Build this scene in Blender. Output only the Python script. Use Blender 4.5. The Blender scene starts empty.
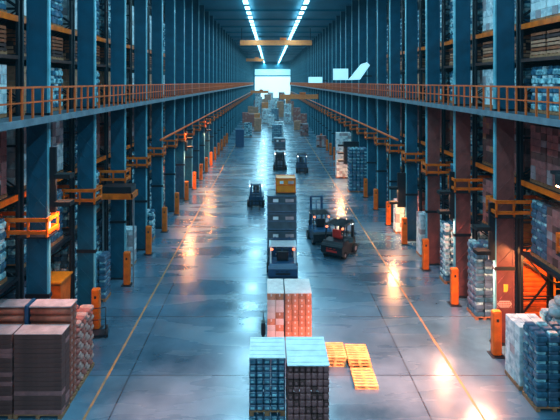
import bpy, math, random
from mathutils import Vector
R = random.Random(7)
PI = math.pi
scene = bpy.context.scene
C = scene.collection
H = 11.5                      # camera height
F = 500.0                     # focal length in pixels of a 560 wide frame

# ------------------------------------------------------------------ materials
def mat(name, col, rough=0.6, metal=0.0, var=0.0, scale=3.0, bump=0.0, emit=None, es=1.0, spec=0.5, wave=None, lowcol=None):
    m = bpy.data.materials.new(name); m.use_nodes = True
    nt = m.node_tree; b = nt.nodes['Principled BSDF']
    b.inputs['Base Color'].default_value = (*col, 1); b.inputs['Roughness'].default_value = rough
    b.inputs['Metallic'].default_value = metal; b.inputs['Specular IOR Level'].default_value = spec
    tc = nt.nodes.new('ShaderNodeTexCoord')
    if var > 0:
        n = nt.nodes.new('ShaderNodeTexNoise'); n.inputs['Scale'].default_value = scale; n.inputs['Detail'].default_value = 6
        nt.links.new(tc.outputs['Object'], n.inputs['Vector'])
        r = nt.nodes.new('ShaderNodeValToRGB')
        d = lowcol or tuple(c * (1 - var) for c in col)
        r.color_ramp.elements[0].position = .32; r.color_ramp.elements[0].color = (*d, 1)
        r.color_ramp.elements[1].position = .68; r.color_ramp.elements[1].color = (*[min(1, c * (1 + var * .5)) for c in col], 1)
        nt.links.new(n.outputs['Fac'], r.inputs['Fac']); nt.links.new(r.outputs['Color'], b.inputs['Base Color'])
    if wave:
        w = nt.nodes.new('ShaderNodeTexWave'); w.bands_direction = wave[0]; w.inputs['Scale'].default_value = wave[1]
        nt.links.new(tc.outputs['Object'], w.inputs['Vector'])
        bp = nt.nodes.new('ShaderNodeBump'); bp.inputs['Strength'].default_value = .8; bp.inputs['Distance'].default_value = .04
        nt.links.new(w.outputs['Fac'], bp.inputs['Height']); nt.links.new(bp.outputs['Normal'], b.inputs['Normal'])
    elif bump > 0:
        n2 = nt.nodes.new('ShaderNodeTexNoise'); n2.inputs['Scale'].default_value = scale * 6
        nt.links.new(tc.outputs['Object'], n2.inputs['Vector'])
        bp = nt.nodes.new('ShaderNodeBump'); bp.inputs['Strength'].default_value = bump; bp.inputs['Distance'].default_value = .03
        nt.links.new(n2.outputs['Fac'], bp.inputs['Height']); nt.links.new(bp.outputs['Normal'], b.inputs['Normal'])
    if emit:
        b.inputs['Emission Color'].default_value = (*emit, 1); b.inputs['Emission Strength'].default_value = es
    return m

M = dict(
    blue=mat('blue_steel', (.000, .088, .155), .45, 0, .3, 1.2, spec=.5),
    bluelit=mat('blue_steel_lit', (.16, .50, .60), .4, 0, .3, 1.2),  # paler copy of the steel, lamplight on the aisle edge painted in
    maroon=mat('maroon_steel', (.26, .07, .06), .5, 0, .35, 1.5),
    dark=mat('dark_steel', (.008, .012, .02), .5, .2, .3, 2),
    orange=mat('orange_paint', (1.0, .15, .002), .45, 0, .35, 2.5),
    orangedeep=mat('deep_orange_paint', (.95, .13, .004), .5, 0, .45, 2),
    railo=mat('rail_orange', (.95, .14, .02), .5, 0, .3, 3),
    yellow=mat('yellow_orange', (1.0, .27, .01), .45, 0, .2, 3),
    cranep=mat('crane_paint', (1.0, .24, .05), .45, 0, .2, 3),
    line=mat('line_paint', (.55, .20, .04), .55, 0, .45, 1.5, lowcol=(.22, .17, .10)),
    deck=mat('deck_steel', (.10, .14, .18), .5, .3, .3, 2),
    fascia=mat('fascia_steel', (.22, .28, .33), .45, .2, .3, 2),
    shelf=mat('shelf_mesh', (.02, .03, .04), .7, 0, .3, 3),
    wood=mat('pallet_wood', (.5, .2, .09), .8, 0, .35, 5),
    woody=mat('yellow_wood', (.85, .55, .20), .7, 0, .35, 4),
    carton=mat('carton', (.62, .26, .15), .75, 0, .25, 4),
    cartonp=mat('carton_pink', (.80, .34, .20), .7, 0, .3, 4),
    cartont=mat('carton_tan', (.55, .25, .13), .75, 0, .3, 4),
    cartond=mat('carton_dark', (.17, .06, .05), .7, 0, .25, 3),
    cartontop=mat('carton_pale', (1.0, .78, .72), .6, 0, .2, 3),
    mauve=mat('mauve_pack', (.42, .15, .14), .5, 0, .3, 4),
    slate=mat('slate_pack', (.09, .17, .26), .35, 0, .3, 4),
    cap=mat('pale_cap', (.85, .93, .93), .35, 0, .2, 2, bump=.2),
    bottle=mat('bottle_wrap', (.48, .80, .88), .2, 0, .4, 5, lowcol=(.03, .13, .20)),  # pale and dark blotches in the wrap colour, for contrast
    bottled=mat('bottle_wrap_dark', (.05, .16, .25), .25, 0, .5, 5),
    white=mat('white_wrap', (.82, .92, .95), .3, 0, .35, 4, bump=.3, lowcol=(.3, .42, .48)),
    red=mat('red_roll', (.52, .12, .07), .55, 0, .4, 3),
    sack=mat('pink_sack', (.48, .13, .10), .7, 0, .3, 6, bump=.3),
    sackw=mat('pale_sack', (.60, .32, .27), .7, 0, .3, 6, bump=.3),
    grey=mat('grey_sheet', (.46, .38, .40), .5, 0, .3, 3),
    crateg=mat('crate_grey', (.06, .10, .13), .4, 0, .3, 3),
    bag=mat('grey_bag', (.50, .55, .58), .45, 0, .4, 5, bump=.5),
    plank=mat('plank_brown', (.42, .10, .035), .6, 0, .5, 2.5),
    plankd=mat('plank_dark', (.08, .03, .025), .7, 0, .4, 3),
    fblue=mat('forklift_blue', (.012, .07, .16), .3, 0, .2, 3),
    fdark=mat('forklift_dark', (.01, .014, .02), .4, .1, .2, 3),
    fred=mat('forklift_red', (.55, .035, .025), .35, 0, .2, 3),
    fwhite=mat('pale_paint', (.75, .85, .88), .4, 0, .15, 3),
    glass=mat('tinted_glass', (.10, .25, .33), .08, .3),
    rubber=mat('rubber', (.008, .008, .01), .8),
    tin=mat('galvanised', (.4, .45, .48), .35, .7, .2, 3),
    wallm=mat('wall_cladding', (.004, .03, .05), .6, 0, .4, .4, wave=('Y', 2.0)),
    ceil=mat('roof_deck', (.004, .20, .30), .55, 0, .3, .15, wave=('Y', .6)),
    wallend=mat('end_wall', (.02, .22, .30), .6, 0, .2, .3),
    tube=mat('lamp_tube', (.8, .95, 1), .4, emit=(.35, .82, 1.0), es=7),
    warmn=mat('warm_lamp_small', (1, .7, .4), .4, emit=(1.0, .40, .18), es=60),
    warm=mat('warm_lamp', (1, .7, .4), .4, emit=(1.0, .42, .16), es=330),
    tail=mat('tail_lamp', (1, .1, .05), .4, emit=(1.0, .2, .08), es=3),
    head=mat('head_lamp', (1, 1, 1), .4, emit=(.85, .95, 1.0), es=5),
    door=mat('door_daylight', (.8, .95, 1), .5, emit=(.48, .82, .88), es=1.5),
    doorc=mat('window_daylight', (.8, .95, 1), .5, emit=(.25, .68, .80), es=1.05),
    screen=mat('lit_board', (.8, .95, 1), .5, emit=(.32, .72, .85), es=.85),
    signy=mat('sign_yellow', (.9, .55, .05), .5),
    signw=mat('sign_white', (.8, .6, .5), .5),
    signr=mat('sign_red', (.6, .1, .06), .5),
)

def floor_mat():
    m = bpy.data.materials.new('polished_concrete'); m.use_nodes = True
    nt = m.node_tree; b = nt.nodes['Principled BSDF']; L = nt.links.new
    tc = nt.nodes.new('ShaderNodeTexCoord')
    n = nt.nodes.new('ShaderNodeTexNoise'); n.inputs['Scale'].default_value = .22; n.inputs['Detail'].default_value = 8; n.inputs['Roughness'].default_value = .65
    L(tc.outputs['Object'], n.inputs['Vector'])
    r = nt.nodes.new('ShaderNodeValToRGB')
    r.color_ramp.elements[0].position = .35; r.color_ramp.elements[0].color = (.025, .085, .135, 1)
    r.color_ramp.elements[1].position = .68; r.color_ramp.elements[1].color = (.13, .27, .37, 1)
    L(n.outputs['Fac'], r.inputs['Fac'])
    bk = nt.nodes.new('ShaderNodeTexBrick'); bk.offset = 0
    bk.inputs['Scale'].default_value = 1; bk.inputs['Brick Width'].default_value = 5.5; bk.inputs['Row Height'].default_value = 4.9
    bk.inputs['Mortar Size'].default_value = .035; bk.inputs['Mortar Smooth'].default_value = .3
    bk.inputs['Color1'].default_value = (1, 1, 1, 1); bk.inputs['Color2'].default_value = (.78, .82, .86, 1); bk.inputs['Mortar'].default_value = (.35, .35, .38, 1)
    L(tc.outputs['Object'], bk.inputs['Vector'])
    mx = nt.nodes.new('ShaderNodeMix'); mx.data_type = 'RGBA'; mx.blend_type = 'MULTIPLY'; mx.inputs['Factor'].default_value = 1
    L(r.outputs['Color'], mx.inputs['A']); L(bk.outputs['Color'], mx.inputs['B']); L(mx.outputs['Result'], b.inputs['Base Color'])
    n2 = nt.nodes.new('ShaderNodeTexNoise'); n2.inputs['Scale'].default_value = .5; n2.inputs['Detail'].default_value = 5
    mp = nt.nodes.new('ShaderNodeMapping'); mp.inputs['Scale'].default_value = (.35, 1.4, 1)
    L(tc.outputs['Object'], mp.inputs['Vector']); L(mp.outputs['Vector'], n2.inputs['Vector'])
    mr = nt.nodes.new('ShaderNodeMapRange'); mr.inputs['From Min'].default_value = .3; mr.inputs['From Max'].default_value = .7
    mr.inputs['To Min'].default_value = .12; mr.inputs['To Max'].default_value = .42
    L(n2.outputs['Fac'], mr.inputs['Value']); L(mr.outputs['Result'], b.inputs['Roughness'])
    b.inputs['Specular IOR Level'].default_value = 1.0; b.inputs['Coat Weight'].default_value = .6; b.inputs['Coat Roughness'].default_value = .22
    bp = nt.nodes.new('ShaderNodeBump'); bp.inputs['Strength'].default_value = .12; bp.inputs['Distance'].default_value = .05
    L(n2.outputs['Fac'], bp.inputs['Height']); L(bp.outputs['Normal'], b.inputs['Normal'])
    return m
M['floor'] = floor_mat()


# ------------------------------------------------------------------ mesh builder
class MB:
    def __init__(s): s.v = []; s.f = []; s.m = []; s.sm = []
    def box(s, x0, y0, z0, x1, y1, z1, m=0, bev=0.0):
        n = len(s.v)
        if bev <= 0:
            s.v += [(x0,y0,z0),(x1,y0,z0),(x1,y1,z0),(x0,y1,z0),(x0,y0,z1),(x1,y0,z1),(x1,y1,z1),(x0,y1,z1)]
            fs = [(0,3,2,1),(4,5,6,7),(0,1,5,4),(1,2,6,5),(2,3,7,6),(3,0,4,7)]
        else:
            b = bev   # chamfered box
            pts = []
            for z, i in ((z0, b), (z0 + b, 0), (z1 - b, 0), (z1, b)):
                for (cx, cy, sx, sy) in ((x0,y0,1,1),(x1,y0,-1,1),(x1,y1,-1,-1),(x0,y1,1,-1)):
                    k = b if i == 0 else b * 1.6
                    e = 0 if i == 0 else b * .6
                    if (sx, sy) in ((1,1),(-1,-1)):
                        pts += [(cx+sx*e, cy+sy*k, z), (cx+sx*k, cy+sy*e, z)]
                    else:
                        pts += [(cx+sx*k, cy+sy*e, z), (cx+sx*e, cy+sy*k, z)]
            s.v += pts
            fs = [tuple(range(7,-1,-1)), tuple(range(24,32))]
            for r in range(3):
                for k in range(8):
                    a = r*8+k; c = r*8+(k+1) % 8
                    fs.append((a, c, c+8, a+8))
        for f in fs: s.f.append(tuple(n+i for i in f)); s.m.append(m); s.sm.append(False)
        return s
    def tube(s, p, q, r, m=0, n=8, r2=None, smooth=True):
        p = Vector(p); q = Vector(q); d = (q-p).normalized()
        u = d.orthogonal().normalized() if abs(d.z) > .99 else d.cross(Vector((0,0,1))).normalized()
        w = d.cross(u); b = len(s.v); r2 = r if r2 is None else r2
        for (c, rr) in ((p, r), (q, r2)):
            for k in range(n):
                a = 2*PI*(k+.5)/n
                s.v.append(tuple(c + u*math.cos(a)*rr + w*math.sin(a)*rr))
        for k in range(n):
            s.f.append((b+k, b+(k+1)%n, b+n+(k+1)%n, b+n+k)); s.m.append(m); s.sm.append(smooth)
        s.f.append(tuple(b+k for k in range(n-1,-1,-1))); s.m.append(m); s.sm.append(False)
        s.f.append(tuple(b+n+k for k in range(n))); s.m.append(m); s.sm.append(False)
        return s
    def bar(s, p, q, w, m=0): return s.tube(p, q, w*.7, m, 4, smooth=False)
    def prism(s, prof, x0, x1, m=0):
        """profile in (y,z), extruded along x"""
        b = len(s.v); n = len(prof)
        s.v += [(x0, y, z) for y, z in prof] + [(x1, y, z) for y, z in prof]
        for k in range(n): s.f.append((b+k, b+(k+1)%n, b+n+(k+1)%n, b+n+k)); s.m.append(m); s.sm.append(False)
        s.f.append(tuple(b+k for k in range(n-1,-1,-1))); s.m.append(m); s.sm.append(False)
        s.f.append(tuple(b+n+k for k in range(n))); s.m.append(m); s.sm.append(False)
        return s
    def blob(s, c, sx, sy, sz, m=0, nu=10, nv=6, e=.6):
        """super-ellipsoid, for sacks and bags"""
        b = len(s.v)
        sg = lambda t, p: math.copysign(abs(t)**p, t)
        for j in range(nv+1):
            ph = -PI/2 + PI*j/nv
            for i in range(nu):
                th = 2*PI*i/nu
                s.v.append((c[0]+sx*sg(math.cos(ph), e)*sg(math.cos(th), e), c[1]+sy*sg(math.cos(ph), e)*sg(math.sin(th), e), c[2]+sz*sg(math.sin(ph), e)))
        for j in range(nv):
            for i in range(nu):
                s.f.append((b+j*nu+i, b+j*nu+(i+1)%nu, b+(j+1)*nu+(i+1)%nu, b+(j+1)*nu+i)); s.m.append(m); s.sm.append(True)
        return s
    def mesh(s, name, mats):
        me = bpy.data.meshes.new(name); me.from_pydata(s.v, [], s.f)
        for k in (mats if isinstance(mats, (list, tuple)) else [mats]): me.materials.append(M[k])
        me.polygons.foreach_set('material_index', s.m); me.polygons.foreach_set('use_smooth', s.sm)
        me.validate(); me.update()
        return me
    def build(s, name, mats, parent=None, loc=(0,0,0), rz=0):
        o = bpy.data.objects.new(name, s.mesh(name, mats)); C.objects.link(o)
        o.location = loc; o.rotation_euler = (0,0,rz); o.parent = parent
        return o
def use(name, me, parent=None, loc=(0,0,0), rz=0):
    o = bpy.data.objects.new(name, me); C.objects.link(o); o.location = loc; o.rotation_euler = (0,0,rz); o.parent = parent
    return o
def tag(o, label=None, cat=None, group=None, kind=None):
    if label: o['label'] = label
    if cat: o['category'] = cat
    if group: o['group'] = group
    if kind: o['kind'] = kind
    return o
def empty(name, loc=(0,0,0), rz=0, label=None, cat=None, group=None):
    o = bpy.data.objects.new(name, None); o.empty_display_size = .2; C.objects.link(o); o.location = loc; o.rotation_euler = (0,0,rz)
    return tag(o, label, cat, group)
KIDS = {}
def dup(root, loc, rz=0, label=None, group=None, scale=None, skip=()):
    if root not in KIDS:
        KIDS[root] = [(ch, list(ch.children)) for ch in root.children]
    r = root.copy(); C.objects.link(r); r.location = loc; r.rotation_euler = (0,0,rz)
    if scale: r.scale = scale
    if label: r['label'] = label
    if group: r['group'] = group
    elif 'group' in r: del r['group']
    for ch, sub in KIDS[root]:
        if ch.name.split('.')[0] in skip: continue
        c = ch.copy(); C.objects.link(c); c.parent = r
        for g in sub:
            d = g.copy(); C.objects.link(d); d.parent = c
    return r
ORD = ['first','second','third','fourth','fifth','sixth','seventh','eighth','ninth','tenth','eleventh','twelfth','thirteenth','fourteenth','fifteenth']

# ------------------------------------------------------------------ setting
YE = 245.0                       # end wall
ZC = 21.4                        # ceiling
XL, XR = -13.6, 15.0
def struct(name, mb, m):
    return tag(mb.build(name, m), kind='structure')
struct('floor', MB().box(XL-.5, -45, -.3, XR+.5, YE+.5, 0), 'floor')
cb = MB().box(XL-.5, -45, ZC, XR+.5, YE+.5, ZC+.3)
struct('ceiling', cb, 'ceil')
struct('wall_left', MB().box(XL-.4, -45, 0, XL, YE, ZC), 'wallm')
struct('wall_right', MB().box(XR, -45, 0, XR+.4, YE, ZC), 'wallm')
struct('wall_back', MB().box(XL-.4, YE, 0, XR+.4, YE+.4, ZC), 'wallend')
struct('wall_front', MB().box(XL-.4, -45.4, 0, XR+.4, -45, ZC), 'wallm')
struct('door_1', MB().box(-7.4, YE-.25, 0, 10.4, YE-.1, 14.2), 'door')
struct('window_1', MB().box(-7.4, YE-.25, 14.8, 10.4, YE-.1, 17.8), 'doorc')
struct('trim_1', MB().box(-7.6, YE-.4, 14.2, 10.6, YE-.1, 14.8), 'wallend')
struct('trim_2', MB().box(-7.6, YE-.4, 17.8, 10.6, YE-.1, 18.3), 'wallend')
# roof girders across the hall
for i in range(24):
    y = 8 + i*10.05
    g = MB(); g.box(XL, y-.12, ZC-.25, XR, y+.12, ZC)
    o = g.build('trim_%d' % (3+i), 'ceil'); tag(o, kind='structure')

# ------------------------------------------------------------------ columns
def column_proto(sign, low):
    """aisle flange at local x=0, body extends to sign*0.86; y from 0 to .42"""
    root = empty('steel_column')
    def X(a, b): return (min(sign*a, sign*b), max(sign*a, sign*b))
    def sec(z0, z1, mm, name):
        m = MB(); w = .86
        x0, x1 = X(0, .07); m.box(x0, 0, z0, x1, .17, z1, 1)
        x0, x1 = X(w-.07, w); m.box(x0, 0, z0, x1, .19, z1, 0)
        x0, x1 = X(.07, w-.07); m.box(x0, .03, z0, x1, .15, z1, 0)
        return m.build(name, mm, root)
    sec(10.3, ZC, ['blue', 'bluelit'], 'upper_shaft')
    lo = sec(0, 10.0, [low, 'bluelit'] if low != 'maroon' else ['maroon', 'bluelit'], 'lower_shaft')
    m = MB(); x0, x1 = X(-.03, .89)
    m.box(x0, -.03, 3.25, x1, .22, 3.4); m.build('splice_plate', 'dark', root)
    m = MB(); m.box(x0, -.03, 9.98, x1, .22, 10.32); m.build('bearing_plate', 'dark', root)
    m = MB(); x0, x1 = X(-.12, .98); m.box(x0, -.12, 0, x1, .32, .06)
    for a in (-.06, .92):
        for b in (-.06, .26): m.tube((sign*a, b, .06), (sign*a, b, .12), .03)
    m.build('base_plate', 'dark', root)
    # lattice braces inside the lower web
    m = MB(); z = .2
    while z < 9.6:
        if not (2.6 < z < 3.4):
            m.bar((sign*.08, .03, z), (sign*.78, .03, z+.75), .045); m.bar((sign*.78, .03, z), (sign*.08, .03, z+.75), .045)
        z += .8
    m.build('lacing', low, root)
    # orange guard frame, two rails high, round the column
    m = MB(); x0, x1 = X(-.18, 2.1)
    for z in (5.82, 6.28):
        m.box(x0, -.5, z, x1, -.42, z+.14); m.box(x0, .44, z, x1, .52, z+.14)
        m.box(x0, -.5, z, x0+.08, .52, z+.14); m.box(x1-.08, -.5, z, x1, .52, z+.14)
    for xx in (x0, x0+(x1-x0)*.33, x0+(x1-x0)*.66, x1-.08):
        for yy in (-.5, .44): m.box(xx, yy, 5.7, xx+.07, yy+.08, 6.4)
    a, b = X(-.18, .98); m.box(a, -.5, 5.66, b, .52, 5.72, 1)
    m.build('guard_frame', ['orange', 'dark'], root)
    return root
colL = [19.1 + 5.05*k for k in range(-1, 45)]
colR = [21.9 + 4.8*k for k in range(-1, 47)]
colR[0] = 16.4
XCL, XCR = -8.45, 9.85
protoL = column_proto(-1, 'blue'); protoR = column_proto(1, 'blue'); protoM = column_proto(1, 'maroon')
usedp = set()
for side, X, ys in (('left', XCL, colL), ('right', XCR, colR)):
    for i, y in enumerate(ys):
        if y > YE-1: break
        p = protoL if side == 'left' else (protoM if i <= 3 else protoR)
        o = p if p not in usedp else dup(p, (X, y, 0), skip=() if i < 22 else ('base_plate', 'lacing', 'splice_plate', 'bearing_plate'))
        if p not in usedp: usedp.add(p); KIDS[p] = [(ch, []) for ch in p.children]; o.location = (X, y, 0)
        if i == 0:
            lab = 'steel column just beside the camera on the %s, at the frame edge' % side
        elif i <= 15:
            lab = ('blue steel column, %s from the camera on the %s side of the aisle' % (ORD[i-1], side)) if not (side == 'right' and i <= 3) else \
                  ('steel column with %s, %s from the camera on the right' % ('maroon lower half and small signs' if i == 1 else 'maroon lower half', ORD[i-1]))
        else:
            lab = 'thin distant blue column in the close-packed far row on the %s' % side
        tag(o, lab, 'column', 'blue columns along the %s side' % side, 'thing')
        if side == 'right' and i == 1:
            MB().box(.40, .01, 2.30, .58, .045, 2.62).build('warning_sign', 'signy', o)
            s = MB().box(.12, .01, 1.62, .74, .045, 1.90, 0)
            for r_ in range(3):
                x = .16
                while x < .66:
                    w = R.uniform(.03, .10); s.box(x, .004, 1.665+r_*.075, x+w, .012, 1.705+r_*.075, 1); x += w+.025
            s.build('notice_sign', ['signw', 'signr'], o)

# column protectors (tall orange posts in front of each column)
bp = None
for side, X, ys in (('left', -8.1, colL), ('right', 9.53, colR)):
    for i, y in enumerate(ys):
        if i == 0 or i > 16 or (side == 'left' and i == 1) or (side == 'right' and i in (9, 15)): continue
        if bp is None:
            m = MB(); m.box(-.19, -.14, .03, .19, .14, 1.88, 0, .045)
            bp = empty('column_protector'); m.build('post', 'orange', bp)
            MB().box(-.28, -.28, 0, .28, .28, .035).build('foot_plate', 'dark', bp)
            m = MB(); m.box(-.05, -.145, 1.45, .05, -.13, 1.58); m.build('slot', 'dark', bp)
            tag(bp, cat='bollard'); o = bp; o.location = (X, y-.85, 0)
            KIDS[bp] = [(ch, []) for ch in bp.children]
        else: o = dup(bp, (X, y-.85, 0))
        o['label'] = ('tall orange protector post before the %s column on the %s' % (ORD[i-1], side)) if i < 16 else 'small far orange protector post in the %s row' % side
        o['group'] = 'orange protector posts on the %s' % side

# ------------------------------------------------------------------ walkways with guard rails
for side, s, xe in (('left', -1, 8.12), ('right', 1, 9.52)):
    w = empty('walkway', (0,0,0), 0, 'steel walkway deck running the length of the %s racks' % side, 'walkway')
    a, b = sorted((s*xe, s*(xe+1.25)))
    MB().box(a, 6, 10.17, b, YE-.6, 10.23).build('deck', 'deck', w)
    a, b = sorted((s*xe, s*(xe-.06)))
    MB().box(a, 6, 10.02, b, YE-.6, 10.26).build('fascia', 'fascia', w)
    m = MB(); y = 8
    while y < YE-1:
        a, b = sorted((s*xe, s*(xe+1.25))); m.box(a, y, 10.03, b, y+.08, 10.17); y += 2.4
    m.build('joist', 'dark', w)
    g = empty('guard_rail', (0,0,0), 0, 'orange guard rail with thin posts along the %s walkway' % side, 'railing')
    xr = s*(xe+.03)
    MB().box(xr-.03, 6, 11.28, xr+.03, YE-.6, 11.35).build('top_rail', 'railo', g)
    MB().box(xr-.02, 6, 10.78, xr+.02, YE-.6, 10.83).build('middle_rail', 'railo', g)
    pm = MB().box(-.032, -.032, 0, .032, .032, 1.05).mesh('post', 'railo')
    y = 12.0; n = 0
    while n < 99:
        use('post', pm, g, (xr, y, 10.23)); y += .74; n += 1
    m = MB()
    while y < YE-1:
        m.box(xr-.03, y-.03, 10.23, xr+.03, y+.03, 11.28); y += .74
    o = m.build('far_posts', 'railo', g); o['kind'] = 'stuff'
# thin orange pipe run along each side, below the walkways
for side, x in (('left', -8.3), ('right', 9.7)):
    m = MB(); m.tube((x, 38, 7.1), (x, YE-1, 7.1), .09)
    tag(m.build('pipe', 'railo'), 'thin orange pipe running under the %s walkway into the distance' % side, 'pipe')

# ------------------------------------------------------------------ racks
LEV = [4.15, 7.25, 10.2, 12.5, 14.0, 17.5]
def rack_proto(s, L):
    r = empty('pallet_rack')
    xa, xb = 0.0, s*2.5
    fm = MB()
    for x in (xa, xb): 
        a, b = sorted((x, x+s*.11)); fm.box(a, 0, 0, b, .11, 20.6)
    z = .3; k = 0
    while z < 20:
        p, q = (xa+s*.055, xb+s*.055) if k % 2 == 0 else (xb+s*.055, xa+s*.055)
        fm.bar((p, .055, z), (q, .055, z+1.7), .055); fm.bar((xa, .055, z), (xb, .055, z), .045)
        z += 1.75; k += 1
    fme = fm.mesh('upright_frame', 'dark')
    use('upright_frame', fme, r, (0, .1, 0)); use('upright_frame', fme, r, (0, L-.22, 0))
    for z in LEV:
        big = z in (7.25, 14.0)
        for x in (xa, xb):
            a, b = sorted((x+s*.0, x+s*.09))
            m = MB().box(a, .22, z-(.22 if big else .14), b, L-.23, z)
            m.build('beam', 'orange' if big else ('plankd' if z > 10 else 'dark'), r)
        a, b = sorted((xa+s*.1, xb-s*.02)); m = MB().box(a, .22, z-.06, b, L-.23, z-.01)
        m.build('shelf', 'shelf', r)
    return r
NB = 7
rL = rack_proto(-1, 5.05); rR = rack_proto(1, 4.8)
for p in (rL, rR): KIDS[p] = [(ch, []) for ch in p.children]
baysL = [(colL[k], k) for k in range(0, NB)]; baysR = [(17.1 if k == 0 else colR[k], k) for k in range(0, NB)]
def bayname(k, side):
    return ('before the first column on the %s' % side) if k == 0 else ('between the %s and %s columns on the %s' % (ORD[k-1], ORD[k], side))
for p, s, X, bays, side in ((rL, -1, -9.5, baysL, 'left'), (rR, 1, 10.88, baysR, 'right')):
    for i, (y, k) in enumerate(bays):
        o = p if i == 0 else dup(p, (X, y, 0))
        o.location = (X, y, 0)
        tag(o, 'tall rack with orange beams standing %s' % bayname(k, side), 'rack', 'pallet racks behind the %s columns' % side)

# ------------------------------------------------------------------ pallet loads (prototypes: origin at base centre)
def pallet(m, w, d, z=0, mi=0):
    for x in (-w/2, -.07, w/2-.14): m.box(x, -d/2, z, x+.14, d/2, z+.11, mi)
    n = max(3, int(d/.2))
    for k in range(n):
        y = -d/2 + k*(d-.1)/(n-1); m.box(-w/2, y, z+.11, w/2, y+.1, z+.145, mi)
    return m
def load_proto(kind, w, d, h):
    r = empty('pallet_load')
    pallet(MB(), w, d).build('pallet', 'wood', r)
    m = MB(); z = .145; 
    if kind in ('bottle', 'dark', 'white', 'carton', 'pink', 'brown', 'mauve', 'orangec'):
        lay = .34 if kind in ('bottle', 'dark', 'white') else .3
        n = max(1, round((h-z)/lay)); lay = (h-z)/n
        nx = max(2, round(w/.38)); ny = max(2, round(d/.38))
        for k in range(n):
            for i in range(nx):
                for j in range(ny):
                    if 0 < i < nx-1 and 0 < j < ny-1 and k < n-1: continue
                    x = -w/2+i*w/nx; y = -d/2+j*d/ny
                    e = R.uniform(0, .02); t = R.uniform(0, .03)
                    if kind in ('bottle', 'dark') :
                        m.box(x+.012+e, y+.012+e, z, x+w/nx-.012, y+d/ny-.012, z+lay*.62, 1 if R.random() < .3 else 0, .03)
                        m.box(x+.05, y+.05, z+lay*.62, x+w/nx-.05, y+d/ny-.05, z+lay*.97, 1 if R.random() < .5 else 2, .03)
                    else:
                        m.box(x+.006+e, y+.006+e, z, x+w/nx-.006, y+d/ny-.006, z+lay-.012, R.choice((0, 0, 0, 1, 2)), .012)
            z += lay
        mats = {'bottle': ['bottle', 'bottled', 'white'], 'dark': ['bottled', 'slate', 'bottle'], 'white': ['white', 'cap', 'grey'],
                'carton': ['carton', 'cartont', 'cartonp'], 'pink': ['sack', 'sackw', 'red'], 'brown': ['cartond', 'mauve', 'cartont'],
                'mauve': ['mauve', 'cartond', 'grey'], 'orangec': ['cranep', 'cartonp', 'yellow']}[kind]
        m.build('load', mats, r)
    elif kind == 'plank':
        n = int((h-.15)/.16)
        for k in range(n):
            nx = 5
            for i in range(nx):
                x = -w/2+i*w/nx; m.box(x+.01, -d/2+R.uniform(0,.06), z, x+w/nx-.01, d/2-R.uniform(0,.06), z+.11, R.choice((0,0,1,2)))
            if k < n-1: m.box(-w/2, -d/2+.1, z+.11, w/2, -d/2+.2, z+.16, 1); m.box(-w/2, d/2-.2, z+.11, w/2, d/2-.1, z+.16, 1)
            z += .16
        m.build('load', ['plank', 'plankd', 'carton'], r)
    return r
LOOK = {'orangec': 'bright orange cartons', 'bottle': 'pale blue bottle packs', 'dark': 'dark blue bottle packs', 'white': 'white wrapped packs', 'carton': 'brown cartons',
        'pink': 'reddish packs', 'brown': 'dark brown cartons', 'mauve': 'dull mauve packs', 'plank': 'dark red brown boards'}
PRO = {}
def load(kind, w, d, h, loc, label, group, rz=0, cat='pallet load'):
    key = (kind, w, d, h)
    if key not in PRO:
        PRO[key] = o = load_proto(kind, w, d, h); KIDS[o] = [(ch, []) for ch in o.children]
    else: o = dup(PRO[key], loc)
    o.location = loc; o.rotation_euler = (0,0,rz)
    return tag(o, label, cat, group)

LN = {0: 'floor level', 1: 'second level', 2: 'level under walkway', 3: 'walkway level', 4: 'shelf over walkway', 5: 'top shelf'}
CH = {0: ['bottle','white','dark','bottle','mauve'], 1: ['bottle','dark','mauve','bottle'], 2: ['pink','mauve','white','brown','pink','dark'], 3: ['bottle','carton','dark','bottle','white'], 4: ['plank'], 5: ['bottle','white','bottle','dark']}
HT = {0: 3.3, 1: 2.35, 2: 2.45, 3: 1.95, 4: 1.2, 5: 2.9}
WH = ['nearest', 'middle', 'farthest']
SKIP = set('l050 l321 l341 l351 l432 l442 l522 l532 l542 l552 l622 l631 l632 l642 l652 r251 r331 r351 r441 r451 r532 r541 r542 r552 r632 r642 r652'.split())
LK = {}
for s, X, bays, side, L in ((-1, -9.5, baysL, 'left', 5.05), (1, 10.88, baysR, 'right', 4.8)):
    for (y, k) in bays:
        for lev in range(6):
            for q in range(3):
                kind = R.choice(CH[lev])
                if side == 'right' and lev == 2 and k <= 2: kind = R.choice(['mauve', 'pink', 'brown', 'bottle'])
                if '%s%d%d%d' % (side[0], k, lev, q) in SKIP: continue
                if lev == 0 and k == 0: continue
                if side == 'left' and lev == 0 and k == 1 and q > 0: continue
                if side == 'right' and lev <= 1 and k == 1 and q == 0: continue
                z = 0 if lev == 0 else LEV[lev-1]; LK['%s%d%d%d' % (side[0], k, lev, q)] = None
                yy = y + L*(.24+.26*q)
                LK['%s%d%d%d' % (side[0], k, lev, q)] = load(kind, 2.1, 1.2, HT[lev], (X+s*1.27, yy, z), '%s, %s, %s stack %s the %s %s column' % (LOOK[kind], LN[lev], WH[q], 'before' if k == 0 else 'behind', ORD[max(0, k-1)], side), 'loads in the %s racks' % side)

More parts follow.
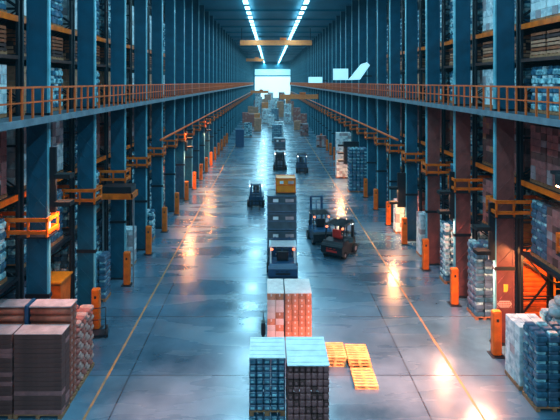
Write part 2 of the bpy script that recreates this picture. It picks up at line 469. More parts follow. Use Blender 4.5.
# ------------------------------------------------------------------ orange shutter panel by the first right column
m = MB(); z = .35
while z < 5.2:
    m.prism([(0, z), (-.05, z+.06), (-.05, z+.16), (0, z+.22)], 0, 1.5); z += .22
m.box(0, 0, .35, 1.5, .04, 5.3); 
p = empty('shutter_panel', (10.92, 22.35, 0), 0, 'big orange ribbed panel with dark cross braces behind the first right column', 'panel')
m.build('ribbed_sheet', 'orangedeep', p)
m = MB()
for x in (0, 1.42): m.box(x, -.1, 0, x+.1, .0, 5.9)
for z in (5.2, 4.2): m.box(0, -.1, z, 1.5, -.02, z+.1)
m.bar((.1, -.09, 4.2), (1.42, -.09, 2.6), .07); m.bar((1.42, -.09, 2.6), (.1, -.09, .9), .07)
m.build('brace_frame', 'dark', p)

# ------------------------------------------------------------------ foreground: centre pallets
def tower(name, x0, x1, y0, y1, zsplit, ztop, mats, nx, label):
    r = empty(name, ((x0+x1)/2, (y0+y1)/2, 0), 0, label, 'pallet load')
    w = x1-x0; d = y1-y0
    def seg(za, zb):
        pallet(MB(), w, d, za).build('pallet', 'wood', r)
        m = MB(); n = round((zb-za-.145)/.2); h = (zb-za-.145)/n; ny = round(d/(w/nx))
        for k in range(n):
            for i in range(nx):
                for j in range(ny):
                    if 0 < i < nx-1 and 0 < j < ny-1: continue
                    x = -w/2+i*w/nx; y = -d/2+j*d/ny; z = za+.145+k*h
                    m.box(x+.008, y+.008, z, x+w/nx-.008, y+d/ny-.008, z+h-.03, R.choice((0,0,1)), .025)
                    if j == 0: m.box(x+.05, y-.004, z+.05, x+w/nx-.05, y+.01, z+h*.55, 2)
        m.build('packs', mats, r)
    seg(0, zsplit); seg(zsplit, ztop-.02)
    m = MB(); m.box(-w/2-.01, -d/2-.01, ztop-.03, w/2+.01, d/2+.01, ztop, 0, .01)
    for k in range(5):
        y = -d/2+.15+k*d/5; m.box(-w/2+.02, y, ztop, w/2-.02, y+.05, ztop+.012, 0)
    m.build('cover_sheet', 'cap', r)
    return r
tower('bottle_pallet', -.62, .45, 14.7, 15.88, 1.68, 3.4, ['slate', 'bottled', 'bottle'], 5, 'tall pallet of dark blue bottle packs under pale sheet, front left of centre pair')
tower('pack_pallet', .50, 1.70, 14.3, 15.9, 1.66, 3.4, ['mauve', 'cartond', 'mauve'], 7, 'tall pallet of brown packs under pale sheet, front right of centre pair')

def carton_stack(x0, x1, y0, y1, h, lay, nx, ny, mats, toplab, label, topmat='cartontop', name='carton_pallet', tape=True):
    r = empty(name, ((x0+x1)/2, (y0+y1)/2, 0), 0, label, 'pallet load')
    w = x1-x0; d = y1-y0
    pallet(MB(), w, d).build('pallet', 'wood', r)
    n = round((h-.145)/lay); lay = (h-.145)/n
    me = {}
    for k in range(n):
        for i in range(nx):
            for j in range(ny):
                if 0 < i < nx-1 and 0 < j < ny-1 and k < n-1: continue
                mm = R.choice(mats)
                if mm not in me:
                    b = MB().box(-w/nx/2+.008, -d/ny/2+.008, 0, w/nx/2-.008, d/ny/2-.008, lay-.01, 0, .012)
                    if tape: b.box(-.03, -d/ny/2+.004, lay*.55, .03, -d/ny/2+.01, lay-.02, 1)
                    me[mm] = b.mesh('carton', [mm, 'cartontop'])
                use('carton', me[mm], r, (-w/2+(i+.5)*w/nx, -d/2+(j+.5)*d/ny, .145+k*lay))
    if topmat:
        m = MB().box(-w/2, -d/2, h, w/2, d/2, h+.02, 0, .008); m.build('cover_sheet', topmat, r)
    return r
carton_stack(-.13, .62, 22.2, 23.85, 2.1, .28, 2, 2, ['carton', 'cartonp', 'cartont', 'cartontop'], 0, 'mixed tan and pink cartons stacked behind the front pallets, left one')
carton_stack(.67, 1.86, 22.2, 23.85, 2.1, .24, 4, 2, ['cartonp', 'cartonp', 'carton'], 0, 'orange pink cartons in a neat grid stacked behind the front pallets, right one')
r = empty('edge_board', (-.3, 22.4, 0)); r.name = 'pallet_jack'
tag(r, 'dark pallet jack standing at the left of the mixed cartons', 'pallet jack')
m = MB().box(-.10, 0, .12, .1, .35, .7, 0, .03); m.build('pump_body', 'fdark', r)
m = MB().tube((0,.1,.7), (0,-.1,1.25), .025); m.tube((-.13,-.1,1.25), (.13,-.1,1.25), .02); m.build('handle', 'fdark', r)
m = MB().tube((-.06,.15,.1), (.06,.15,.1), .1, 0, 12); m.build('wheel', 'rubber', r)

# ------------------------------------------------------------------ stack of dark crates carried by the blue truck, orange crate on top
def crate(w, d, h, mats):
    r = empty('storage_crate')
    m = MB().box(-w/2+.04, -d/2+.04, .08, w/2-.04, d/2-.04, h-.1); 
    for x in (-w/2, w/2-.07):
        for y in (-d/2, d/2-.07): m.box(x, y, 0, x+.07, y+.07, h, 1)
    for z in (.04, h*.5, h-.08):
        m.box(-w/2, -d/2, z, w/2, -d/2+.05, z+.06, 1); m.box(-w/2, d/2-.05, z, w/2, d/2, z+.06, 1)
        m.box(-w/2, -d/2, z, -w/2+.05, d/2, z+.06, 1); m.box(w/2-.05, -d/2, z, w/2, d/2, z+.06, 1)
    m.box(-w/2+.02, -d/2+.02, h-.1, w/2-.02, d/2-.02, h-.05, 0)
    m.build('box_body', mats, r)
    MB().box(-w*.3, -d/2-.02, h*.62, -w*.12, -d/2, h*.8).build('label_plate', 'fwhite', r)
    MB().box(w*.12, -d/2-.02, h*.62, w*.4, -d/2, h*.8).build('data_plate', 'grey', r)
    return r
cr = crate(1.84, 1.9, 1.08, ['crateg', 'slate'])
KIDS[cr] = [(ch, []) for ch in cr.children]
pos = ['lowest', 'second from the bottom', 'third from the bottom', 'topmost']
for k in range(4):
    o = cr if k == 0 else dup(cr, (0,0,0))
    o.location = (.74, 32.0, .1+k*1.09)
    tag(o, 'dark grey blue crate, %s of the tall centre stack' % pos[k], 'crate', 'dark crates in the centre stack')
oc = crate(1.26, 1.2, .98, ['yellow', 'orange']); oc.location = (1.0, 32.2, .1+4*1.09)
tag(oc, 'bright orange yellow crate on top of the dark crate stack', 'crate'); oc.name = 'orange_crate'

# ------------------------------------------------------------------ forklift
def forklift(loc, rz, label, body='fblue', trim='fdark', guard='fdark', seat='fdark', mast_h=2.1, sc=(1,1,1), group='forklifts on the aisle floor', roofpale=False, rear=None):
    """drives towards local +y; counterweight at -y"""
    r = empty('forklift', loc, rz, label, 'forklift', group); r.scale = sc
    m = MB(); m.prism([(-1.15,.22),(-1.25,.45),(-1.25,.95),(-1.12,1.12),(-.35,1.12),(-.25,.78),(.35,.72),(.55,.95),(.75,.95),(.75,.2)], -.56, .56)
    m.build('body', body, r)
    m = MB(); m.prism([(-1.18,.25),(-1.36,.42),(-1.36,.86),(-1.26,.98),(-1.1,.98),(-1.1,.25)], -.6, .6)
    m.box(-.3,-1.38,.5,.3,-1.35,.62,2)
    for x in (-.3,-.1,.1): m.box(x,-1.38,.7,x+.12,-1.35,.74,2)
    m.build('counterweight', [rear or trim, 'fdark', 'fred' if seat == 'fred' else 'fdark'], r)
    m = MB()
    for x in (-.5, .5):
        m.bar((x, -1.0, 1.1), (x, -.75, 2.1), .06); m.bar((x, .62, .95), (x, .35, 2.1), .06)
    for k in range(9):
        y = -.8 + k*.15; m.box(-.55, y, 2.08, .55, y+.05, 2.13)
    m.box(-.57, -.85, 2.06, -.5, .48, 2.15); m.box(.5, -.85, 2.06, .57, .48, 2.15)
    m.build('overhead_guard', 'fwhite' if roofpale else guard, r)
    m = MB(); m.box(-.24, -.55, 1.12, .24, -.1, 1.24, 0, .03); m.box(-.24, -.65, 1.2, .24, -.52, 1.75, 0, .04)
    m.build('seat', seat, r)
    m = MB(); m.tube((0,.55,.95), (0,.32,1.3), .025)
    for k in range(12):
        a, b = 2*PI*k/12, 2*PI*(k+1)/12
        m.tube((.17*math.cos(a), .3+.1*math.sin(a), 1.31+.13*math.sin(a)), (.17*math.cos(b), .3+.1*math.sin(b), 1.31+.13*math.sin(b)), .016, 0, 5)
    m.build('steering_wheel', 'fdark', r)
    m = MB()
    for x in (-.42, .34): m.box(x, .85, .1, x+.08, 1.0, mast_h); 
    for x in (-.34, .28): m.box(x, .88, .15, x+.06, .98, mast_h+.12)
    for z in (.3, mast_h*.55, mast_h-.06): m.box(-.42, .87, z, .42, .95, z+.09)
    m.tube((0,.93,.15), (0,.93,mast_h*.9), .04)
    m.build('mast', 'fblue' if body == 'fblue' else 'fdark', r)
    m = MB(); m.box(-.5, 1.0, .18, .5, 1.05, .28); m.box(-.5, 1.0, .55, .5, 1.05, .65)
    for x in (-.48,-.25,0,.22,.45): m.box(x, 1.0, .2, x+.03, 1.04, 1.2)
    m.box(-.5, 1.0, 1.15, .5, 1.04, 1.2)
    m.build('carriage', 'fdark', r)
    fm = MB().prism([(1.05,.08),(2.15,.08),(2.15,.10),(1.1,.13),(1.1,.7),(1.05,.7)], -.06, .06).mesh('fork', 'fdark')
    for x in (-.3, .3): use('fork', fm, r, (x, 0, 0))
    wm = MB().tube((-.11,0,0), (.11,0,0), .31, 0, 18); wm.tube((-.12,0,0), (.12,0,0), .15, 1, 12); wme = wm.mesh('wheel', ['rubber', 'grey'])
    for (x, y) in ((-.56,.55),(.56,.55)): use('wheel', wme, r, (x, y, .31))
    wm = MB().tube((-.09,0,0), (.09,0,0), .24, 0, 18); wm.tube((-.1,0,0), (.1,0,0), .11, 1, 12); wme = wm.mesh('wheel', ['rubber', 'grey'])
    for (x, y) in ((-.5,-.85),(.5,-.85)): use('wheel', wme, r, (x, y, .24))
    for x in (-.45, .45):
        m = MB().tube((x,-.85,1.95), (x,-.93,1.95), .06, 0, 10); m.build('tail_lamp', 'tail', r)
        m = MB().tube((x,.5,1.9), (x,.58,1.9), .06, 0, 10); m.build('head_lamp', 'head', r)
    return r
forklift((.74, 29.75, 0), 0, 'blue forklift seen from behind, carrying the tall dark crate stack', roofpale=True, trim='fblue', sc=(1.4, .85, .92), mast_h=2.1)
forklift((3.55, 36.3, 0), .12, 'blue forklift with tall mast, left of the red and black one', mast_h=3.0, sc=(1.15, 1, 1))
forklift((4.75, 33.6, 0), -.55, 'dark forklift with red seat and red rear plate, nearest right of centre', body='fdark', trim='fdark', seat='fred', sc=(1.25, 1.1, 1.0), mast_h=2.0)
forklift((-1.3, 46.8, 0), PI, 'small dark blue forklift alone on the aisle left of centre, facing the camera', roofpale=True, sc=(1.2, 1, 1))
forklift((4.05, 63.8, 0), PI, 'distant dark blue forklift right of centre, facing the camera', sc=(1.15, 1, 1.1))
forklift((1.3, 66, 0), PI, 'distant grey blue forklift in front of a dark crate stack at centre', sc=(1.35, 1, 1.1), roofpale=True, body='slate')
for k in range(3):
    o = dup(cr, (1.35, 68.6, .02+k*1.09+.0), label='dark crate in the distant centre stack, %s' % ['lowest', 'middle', 'topmost'][k], group='distant dark crates')
    o.scale = (.85, .9, 1.2); o.location.z = k*1.3

# ------------------------------------------------------------------ yellow pallets on the floor
def flat_pallet(w, d):
    m = MB()
    for x in (-w/2, -.05, w/2-.1):
        m.box(x, -d/2, .02, x+.1, d/2, .1)
    n = 7
    for k in range(n):
        y = -d/2+k*(d-.09)/(n-1); m.box(-w/2, y, .1, w/2, y+.09, .13)
    for y in (-d/2, -.05, d/2-.1): m.box(-w/2, y, 0, w/2, y+.1, .02)
    return m.mesh('wooden_pallet', 'woody')
fp = flat_pallet(.88, 1.15)
for i, (x, y, n) in enumerate(((2.66, 20.75, 3), (3.62, 20.65, 3), (3.62, 19.3, 1))):
    for k in range(n):
        o = use('wooden_pallet', fp, None, (x+R.uniform(-.03,.03), y+R.uniform(-.04,.04), k*.131), R.uniform(-.04,.04))
        tag(o, ('yellow wooden pallet, %s of the %s low pile, beside the front pallets' % (['bottom', 'middle', 'top'][k], ['left', 'right'][i])) if n > 1 else 'single yellow wooden pallet lying just in front of the right pile', 'pallet', 'yellow pallets on the floor')

# ------------------------------------------------------------------ left foreground piles
for i, (x0, x1, lab) in enumerate(((-8.75, -7.1, 'dark brown cartons piled front left under grey sheet, aisle side pile'), (-10.6, -8.8, 'dark brown cartons piled front left at the very frame edge'))):
    carton_stack(x0, x1, 17.05, 17.75, 2.88, .165, 1, 2, ['cartond', 'cartond', 'cartond', 'mauve'], 0, lab, topmat='grey', tape=False)
for i, (x0, x1) in enumerate(((-8.63, -7.12), (-10.4, -8.80))):
    r = empty('roll_pallet', ((x0+x1)/2, 18.2, 0), 0, ['red rolls on a tall pallet behind the brown cartons, right of the blue strap', 'red rolls on a tall pallet behind the brown cartons, left of the blue strap'][i], 'pallet load', 'red roll pallets')
    w = x1-x0
    pallet(MB(), w, .62).build('pallet', 'wood', r)
    tm = MB().tube((-w/2+.03,0,0), (w/2-.03,0,0), .135, 0, 12); tm.tube((-w/2+.02,0,0), (w/2-.02,0,0), .05, 1, 8); tme = tm.mesh('roll', ['red', 'sackw'])
    z = .145+.135
    while z < 3.4:
        for yy in (-.16, .16): use('roll', tme, r, (0, yy, z))
        z += .27
    MB().box(-w/2, -.31, 3.42, w/2, .31, 3.47, 0, .01).build('cover_sheet', 'grey', r)
m = MB().box(-8.79, 17.88, .02, -8.66, 18.52, 3.5, 0, .02)
tag(m.build('corner_strap', 'fblue'), 'blue upright strap between the two red roll pallets', 'strap')
r = empty('sack_pallet', (-7.72, 19.45, 0), 0, 'pallet of pink and white sacks stacked in a woven pattern, aisle side left', 'pallet load')
pallet(MB(), 1.2, 1.66).build('pallet', 'wood', r)
sm = [MB().blob((0,0,.1), .29, .155, .1, 0, 12, 6, .55).mesh('sack', 'sack'), MB().blob((0,0,.1), .29, .155, .1, 0, 12, 6, .55).mesh('sack', 'sackw')]
n = 0; z = .14; k = 0
while z < 2.4:
    for j in range(5):
        y = -.66+j*.33 + (.08 if k % 2 else -.04)
        if n < 98:
            o = use('sack', sm[(j+k) % 2], r, (.31, y, z), 0); n += 1
            if (k > 10): use('sack', sm[(j+k+1) % 2], r, (-.3, y, z), 0); n += 1
    z += .195; k += 1
MB().box(-.6, -.8, .145, .0, .8, 2.25).build('core_pack', 'sack', r)
# hand truck and orange bin behind
r = empty('hand_truck', (-7.75, 22.6, 0), .3, 'black hand truck with small wheels next to the first orange post on the left', 'hand truck')
m = MB().box(-.35,-.2,.1,.35,.3,.16); 
for x in (-.3,.3): m.tube((x,.25,.15), (x,.42,1.1), .025)
m.tube((-.3,.42,1.1), (.3,.42,1.1), .025); m.tube((-.3,.34,.6), (.3,.34,.6), .02); m.build('frame', 'fdark', r)
wme = MB().tube((-.05,0,0), (.05,0,0), .17, 0, 14).mesh('wheel', 'rubber')
for (x, y) in ((-.36,.3),(.36,.3),(-.36,-.15),(.36,-.15)): use('wheel', wme, r, (x, y, .17))
r = empty('orange_bin', (-9.75, 22.6, 0), 0, 'big orange bin truck standing behind the red rolls, left', 'bin')
m = MB(); m.prism([(-.5,1.5),(-.6,2.65),(.6,2.65),(.5,1.5)], -.52, .52); m.build('bin_body', 'orange', r)
m = MB(); m.box(-.58,-.66,2.62,.58,.66,2.7); m.build('rim', 'yellow', r)
m = MB()
for x in (-.45,.38):
    for y in (-.45,.38): m.box(x,y,.0,x+.07,y+.07,1.5)
m.box(-.5,-.5,1.42,.5,.5,1.5); m.box(-.45,-.45,.4,.45,.45,.46); m.build('stand', 'dark', r)

# dark tray platform by the third left column
r = empty('tray_platform', (-8.5, 28.02, 0), 0, 'dark open tray with orange rim hung by the third left column', 'tray')
m = MB().box(-.9,-.6,5.05,.95,.6,5.12,0); 
for (a,b,c,d) in ((-.9,-.6,.95,-.52),(-.9,.52,.95,.6),(-.9,-.6,-.82,.6),(.87,-.6,.95,.6)): m.box(a,b,5.12,c,d,5.36,0)
m.build('tray', 'orange', r)
m = MB().box(-.8,-.5,5.12,.86,.5,5.72,0,.03); m.build('dark_case', 'fdark', r)
m = MB()
for x in (-.85,.85): m.box(x-.04,-.04,0,x+.04,.04,5.06)
m.build('leg', 'tin', r)

# ------------------------------------------------------------------ right side goods on the floor
G = 'floor stacks along the right columns'
load('dark', 1.3, 1.0, 2.72, (9.93, 17.92, 0), 'blue bottle packs stacked at the lower right frame edge, nearest stack', G)
load('white', 1.2, 1.15, 2.36, (9.88, 19.2, 0), 'pale white wrapped stack behind the nearest blue stack, lower right', G)
load('bottle', 1.25, 1.15, 2.6, (11.25, 19.2, 0), 'pale blue stack under the grey bags, lower right', G)
for i, (x, y, z, a) in enumerate(((10.95, 18.95, 2.6, 1), (11.55, 19.1, 2.6, 2), (11.2, 19.5, 2.6, 3), (11.25, 19.15, 2.92, 4))):
    o = MB().blob((0,0,.17), .36, .3, .18, 0, 14, 8, .75).build('grey_bag', 'bag', None, (x, y, z), i*.5)
    tag(o, 'crumpled grey bag on the lower right stack, %s' % ['front left one', 'front right one', 'back one', 'topmost one'][i], 'bag', 'grey bags')
load('pink', .8, .7, 1.5, (10.55, 20.5, 0), 'small reddish stack just behind the first right orange post', G)
load('bottle', 1.2, 1.2, 4.2, (11.6, 24.9, 0), 'tall pale blue stack between the first and second right columns', G) if False else None
load('dark', .9, 1.1, 3.6, (10.38, 24.7, 0), 'tall dark blue stack poking out behind the first right column', G)
load('white', .72, .9, 2.8, (10.22, 33.3, 0), 'slim white wrapped stack by the third right column', G)
load('white', .66, .8, 2.5, (9.85, 38.3, 0), 'slim white wrapped stack by the fourth right column', G)
load('bottle', .72, .9, 3.4, (10.3, 28.9, 0), 'pale blue stack between the second and third right columns', G)
load('white', 1.75, 1.3, 5.4, (8.85, 60.5, 0), 'very tall white wrapped stack standing in the aisle, right of centre', G)
load('dark', 1.95, 1.3, 4.6, (9.2, 52.7, 0), 'wide dark blue stack right beside the tall white one', G)
load('mauve', 1.7, 1.4, 2.0, (9.1, 88.6, 0), 'low grey stack far off by the right columns', G)
r = empty('yellow_post', (12.45, 21.9, 0)); r.name = 'yellow_ladder'
tag(r, 'yellow ladder standing right of the orange ribbed panel at the frame edge', 'ladder')
m = MB()
for x in (-.0, .3): m.box(x, 0, 0, x+.06, .06, 4.9)
m.build('rail', 'yellow', r)
m = MB(); z = .3
while z < 4.8: m.box(.05, .015, z, .31, .045, z+.04); z += .3
m.build('rung', 'yellow', r)

# ------------------------------------------------------------------ left floor goods near columns
load('white', .7, .9, 2.3, (-8.9, 31.6, 0), 'white wrapped stack behind the third left column', 'floor stacks along the left columns')
load('bottle', .7, .9, 2.1, (-8.85, 36.7, 0), 'pale blue stack behind the fourth left column', 'floor stacks along the left columns')
load('dark', .8, .9, 2.4, (-9.0, 26.6, 0), 'dark blue stack behind the second left column', 'floor stacks along the left columns')
# tall cabinet far left in the aisle
r = empty('cabinet', (-5.35, 88.5, 0), 0, 'dark blue upright cabinet standing far off in the left of the aisle', 'cabinet')
MB().box(-.75,-.4,0,.75,.4,3.1,0,.03).build('body', 'fblue', r)
for x in (-.7,.02): MB().box(x,-.44,.2,x+.68,-.4,3.0,0,.008).build('door', 'fblue', r)

# far clutter
FG = 'distant goods near the end of the hall'
far = [(-4.6, 105, 'bottle', 3.0, 1.6), (-2.9, 118, 'carton', 3.0, 1.7), (-4.9, 128, 'pink', 3.5, 1.7), (1.3, 96, 'dark', 3.4, 1.9), (2.1, 112, 'white', 2.6, 1.8), (6.6, 120, 'carton', 2.2, 1.7), (7.4, 108, 'mauve', 2.6, 1.7),
       (-1.2, 140, 'white', 4.0, 2.1), (1.5, 150, 'dark', 3.6, 2.2), (4.8, 138, 'white', 3.0, 2.0), (-4.8, 158, 'carton', 3.6, 2.2), (7.8, 146, 'pink', 4.0, 2.1), (-2.2, 176, 'dark', 4.2, 2.4),
       (3.2, 180, 'bottle', 4.0, 2.4), (6.8, 172, 'carton', 3.8, 2.2), (.6, 196, 'white', 4.4, 2.6), (-5.2, 200, 'mauve', 4.2, 2.6), (5.0, 206, 'dark', 4.0, 2.6), (8.2, 196, 'pink', 4.0, 2.3), (-2.2, 222, 'carton', 4.0, 2.6), (2.6, 226, 'bottle', 4.4, 2.6), (-6.9, 140, 'pink', 3.0, 1.6), (-3.6, 136, 'orangec', 3.0, 1.8), (.2, 126, 'white', 3.2, 1.7), (-1.6, 160, 'orangec', 5.0, 2.2), (5.6, 158, 'white', 4.6, 2.2), (3.4, 163, 'carton', 5.2, 2.2), (-4.2, 186, 'white', 6.0, 2.6), (-1.0, 208, 'carton', 6.4, 2.8), (8.0, 222, 'orangec', 6, 2.2), (5.4, 232, 'mauve', 6.8, 2.8), (-5.6, 228, 'dark', 6.5, 2.8), (.2, 236, 'white', 6.6, 2.6), (8.6, 128, 'pink', 3.4, 1.6), (-6.8, 172, 'carton', 3.2, 1.6)]
rank = sorted(range(len(far)), key=lambda i: far[i][1])
def zone(i):
    x, y, k, h, w = far[i]
    return (k, 'left of aisle' if x < -2 else 'right of aisle' if x > 4 else 'mid aisle', 'before the crowd' if y < 125 else 'amid far crowd' if y < 190 else 'by end door')
for n_, i in enumerate(rank):
    x, y, k, h, w = far[i]
    key = zone(i); mates = [q for q in rank if zone(q) == key]; a = mates.index(i)
    pos = 'small far stack' if len(mates) == 1 else (['nearer', 'farther'] if len(mates) == 2 else ['nearest', 'middle', 'farthest'])[a] + ' small far stack'
    load(k, w, w*.8, h, (x, y, 0), '%s, %s, %s, %s' % (LOOK[k], pos, key[1], key[2]), FG)

# ------------------------------------------------------------------ cranes, gantries
def crane(loc, x0, x1, label, hang=True):
    r = empty('overhead_crane', loc, 0, label, 'crane')
    m = MB().box(x0, -.35, 0, x1, -.2, .8); m.box(x0, .2, 0, x1, .35, .8); m.box(x0, -.35, .8, x1, .35, .88); m.box(x0, -.35, -.06, x1, .35, .0)
    m.build('bridge_beam', 'cranep', r)
    m = MB(); xm = x0+(x1-x0)*.6; m.box(xm-.6,-.5,.88,xm+.6,.5,1.3); m.build('trolley', 'orange', r)
    m = MB()
    if hang:
        for x in (x0+.3, x1-.3): m.box(x-.05,-.05,.88,x+.05,.05,ZC-loc[2])
    else:
        m.box(x1-.1,-.3,-.2,x1+.1,.3,1.1)
    m.build('hanger', 'dark', r)
    return r
crane((0, 92, 18.3), -5.5, 7.7, 'long orange crane beam crossing the roof under the lamp rows')
crane((0, 163, 18.3), -7.8, -2.0, 'short orange crane beam, farther and left of the long one')
crane((0, 102, 8.1), 2.0, 9.8, 'orange gantry beam reaching from the right racks in front of the end door', hang=False)
crane((0, 178, 7.6), -6.9, -.6, 'orange gantry beam far off at the left of the end door', hang=False).scale = (1,1,1)

# lit boards projecting over the right walkway
for i, (y, x0, x1, z0, z1) in enumerate(((89.0, 6.84, 9.3, 11.35, 12.4), (60.2, 7.6, 9.4, 11.75, 13.1), (50.6, 7.9, 10.1, 11.7, 13.5))):
    r = empty('light_board', (0, y, 0), 0, ['far pale lit board above the right guard rail', 'pale lit board above the right guard rail, middle of three', 'slanted pale lit board above the right guard rail, nearest of three'][i], 'light board')
    y_ = 0
    m = MB()
    if i < 2: m.box(x0, -.06, z0, x1, .0, z1)
    else: m.prism([(0, 0), (-.06, 0), (-.06, 1), (0, 1)], 0, 1)
    if i == 2:
        m = MB(); v = [(x0, z0), (x0+1.2, z0+.05), (x1, z1-.3), (x1-.3, z1), (x1-.9, z1-.2)]
        n = len(v); m.v = [(a, -.06, b) for a, b in v]+[(a, 0, b) for a, b in v]
        m.f = [tuple(range(n)), tuple(range(2*n-1, n-1, -1))]+[(k, k+n, (k+1)%n+n, (k+1)%n) for k in range(n)]
        m.m = [0]*len(m.f); m.sm = [False]*len(m.f)
    m.build('lit_face', 'screen', r)
    m = MB().box(x0+.1, .0, z0+.35, 10.3, .1, z0+.47); m.build('bracket', 'dark', r)

# ------------------------------------------------------------------ ceiling lamps
def lamp_proto():
    r = empty('ceiling_lamp')
    m = MB().box(-.32, -1.2, .06, .32, 1.2, .2, 0, .02); m.box(-.03,-.9,.2,.03,-.84,.9); m.box(-.03,.84,.2,.03,.9,.9)
    m.build('housing', 'tin', r)
    m = MB()
    for x in (-.26, .04): m.box(x, -1.1, 0, x+.22, 1.1, .06)
    m.build('tube', 'tube', r)
    return r
lp = lamp_proto(); KIDS[lp] = [(ch, []) for ch in lp.children]; first = True
ZL = ZC-.95
for x, side in ((-2.75, 'left'), (4.1, 'right')):
    y = 8.0-4.4*11; n = -11
    while y < YE-4:
        if y < 54: y += 4.4; n += 1; continue
        o = lp if first else dup(lp, (x, y, ZL)); first = False
        o.location = (x, y, ZL)
        q = n - 11
        lab = ('pale blue ceiling lamp, %s from the top of the picture in the %s row' % (ORD[q], side)) if q < 15 else 'tiny far ceiling lamp in the %s row, beyond the fifteenth' % side
        tag(o, lab, 'lamp', 'lamps in the %s ceiling row' % side)
        y += 4.4; n += 1
def light(kind, loc, e, col, size=.3, rot=(0,0,0), spot=None, blend=.6):
    d = bpy.data.lights.new('lamp_light', kind); d.energy = e; d.color = col
    if kind == 'AREA': d.shape = 'RECTANGLE'; d.size = size[0]; d.size_y = size[1]
    else: d.shadow_soft_size = size
    if kind == 'SPOT': d.spot_size = spot; d.spot_blend = blend
    o = bpy.data.objects.new('lamp_light', d); C.objects.link(o); o.location = loc; o.rotation_euler = rot
    return o
for x in (-2.75, 4.1):
    for y in range(-49, 240, 26):  # rows run on unseen behind the camera, added to light front faces
        light('AREA', (x, y+13+(7 if y < -40 else 0), ZL-.05), 1750, (.34, .77, 1.0), (.6, 24))
        light('AREA', (x, y+13+(7 if y < -40 else 0), ZL+.25), 260, (.30, .78, 1.0), (.6, 24), (PI, 0, 0))  # added uplight that brightens the roof

# warm lamps bracketed to the columns
def warm_lamp(x, y, z, s, e, label, up=False, nh=4):
    r = empty('flood_lamp', (x, y, z), 0, label, 'lamp', 'warm flood lamps')
    a, b = sorted((s*.3, (9.86-x) if s > 0 else (-8.46-x))); MB().box(a, -.06, -.3, b, .06, 2.2).build('bracket', 'fdark', r)
    nh = 3 if y > 45 else 2
    for k in range(nh):  # stacked hooded heads, shaped to draw tall warm streaks on the floor
        q = k*(.85 if nh == 3 else 1.05)
        m = MB().box(-.3, -.23, q+.05, .3, .23, q+.14)
        for c in ((-.3,-.23,.3,-.21),(-.3,.21,.3,.23),(-.3,-.23,-.28,.23),(.28,-.23,.3,.23)): m.box(c[0], c[1], q-.03, c[2], c[3], q+.05)
        h = m.build('lamp_head', 'rubber', r)
        MB().box(-.28, -.21, q+.02, .28, .21, q+.05).build('lens', 'warmn' if y < 30 else 'warm', h)
    light('SPOT', (x, y, z-.15), e*1.5, (1.0, .42, .27), .35, (0, 0, 0), math.radians(150), .6)
    return r
for (x, y, z, s, e, lab) in ((9.3, 26.75, 4.5, 1, 420, 'warm lamp ladder on the second right column'), (8.95, 36.35, 2.7, 1, 260, 'warm lamp ladder low on the fourth right column'),
        (7.85, 55.5, 2.7, 1, 450, 'warm lamp ladder on a far right column'), (9.3, 21.95, 4.0, 1, 1300, 'added warm lamp ladder on the first right column'),
        (-7.9, 49.45, 5.0, -1, 700, 'warm lamp ladder on the seventh left column'), (-7.9, 64.6, 5.2, -1, 900, 'warm lamp ladder on a far left column'), (-7.9, 19.2, 6.8, -1, 380, 'added warm lamp ladder on the first left column')):  # first-column lamps are added to warm the floor in front
    warm_lamp(x, y, z, s, e, lab)

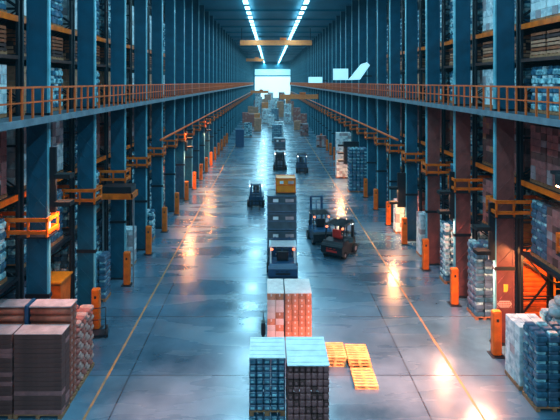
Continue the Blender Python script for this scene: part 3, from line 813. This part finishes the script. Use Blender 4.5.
r = empty('panel_fill_lamp', (11.5, 20.3, 3.78), 0, 'small added lamp under the rack shelf that brightens the orange ribbed panel', 'lamp')  # added fill lamp, there only to brighten the ribbed panel
m = MB().box(-.2, -.16, .1, .2, .16, .2); m.box(-.03, -.03, .2, .03, .03, .3); m.build('housing', 'rubber', r)
MB().box(-.16, -.12, .06, .16, .12, .1).build('lens', 'warmn', r)
light('SPOT', (11.5, 20.3, 3.7), 420, (1.0, .42, .14), .15, (math.radians(72), 0, 0), math.radians(130), .5)
for x, y, z, s, tx, side, e, ang in ((9.2, 15.4, 8.2, 1, 4.4, 'right', 32000, 48), (-7.9, 13.9, 8.2, -1, -3.2, 'left', 13000, 32)):  # added out-of-view floods that cast the pink pool on the front floor
    r = empty('added_pool_lamp', (x, y, z), 0, 'added warm flood lamp out of view on the %s column, tinting the floor' % side, 'lamp')
    a, b = sorted((0, (9.86-x) if s > 0 else (-8.46-x))); MB().box(a, .1, .3, b, 1.02 if s > 0 else .2, .4).build('bracket', 'fdark', r)
    MB().box(-.3, -.15, .08, .3, .25, .42, 0, .03).build('housing', 'rubber', r)
    MB().box(-.26, -.12, .04, .26, .22, .08).build('lens', 'warmn', r)
    d = Vector((tx-x, 4.5, -z)).normalized()
    light('SPOT', (x, y, z-.1), e, (1.0, .27, .17), .3, d.to_track_quat('-Z', 'Y').to_euler(), math.radians(ang), 1.0)
# floor lines
def fline(x, w, label, m='line'):
    tag(MB().box(x-w/2, 3, 0, x+w/2, YE-2, .004).build('floor_line', m), label, 'floor line')
fline(-6.35, .09, 'long yellow line painted on the floor, left side of the aisle')
fline(7.3, .09, 'long yellow line painted on the floor, right side of the aisle')

# ------------------------------------------------------------------ world, camera
w = bpy.data.worlds.new('World'); scene.world = w; w.use_nodes = True
w.node_tree.nodes['Background'].inputs['Color'].default_value = (.02, .10, .16, 1)
w.node_tree.nodes['Background'].inputs['Strength'].default_value = .5
cam = bpy.data.cameras.new('camera'); co = bpy.data.objects.new('camera', cam); C.objects.link(co)
co.location = (0, 0, H); co.rotation_euler = (PI/2, 0, 0)
cam.sensor_fit = 'HORIZONTAL'; cam.sensor_width = 36; cam.lens = 36*F/560
cam.shift_x = (280-270)/560; cam.shift_y = -(210-82)/560
cam.clip_end = 600; cam.clip_start = .1
scene.camera = co
scene.view_settings.view_transform = 'Standard'; scene.view_settings.look = 'None'
scene.view_settings.gamma = 1; scene.view_settings.use_curve_mapping = False
scene.view_settings.exposure = 0.0
wn = w.node_tree
vs = wn.nodes.new('ShaderNodeVolumeScatter'); vs.inputs['Color'].default_value = (.45, .85, 1, 1); vs.inputs['Density'].default_value = .0004
wn.links.new(vs.outputs[0], [n for n in wn.nodes if n.type == 'OUTPUT_WORLD'][0].inputs['Volume'])
scene.cycles.use_denoising = True
scene.cycles.max_bounces = 6
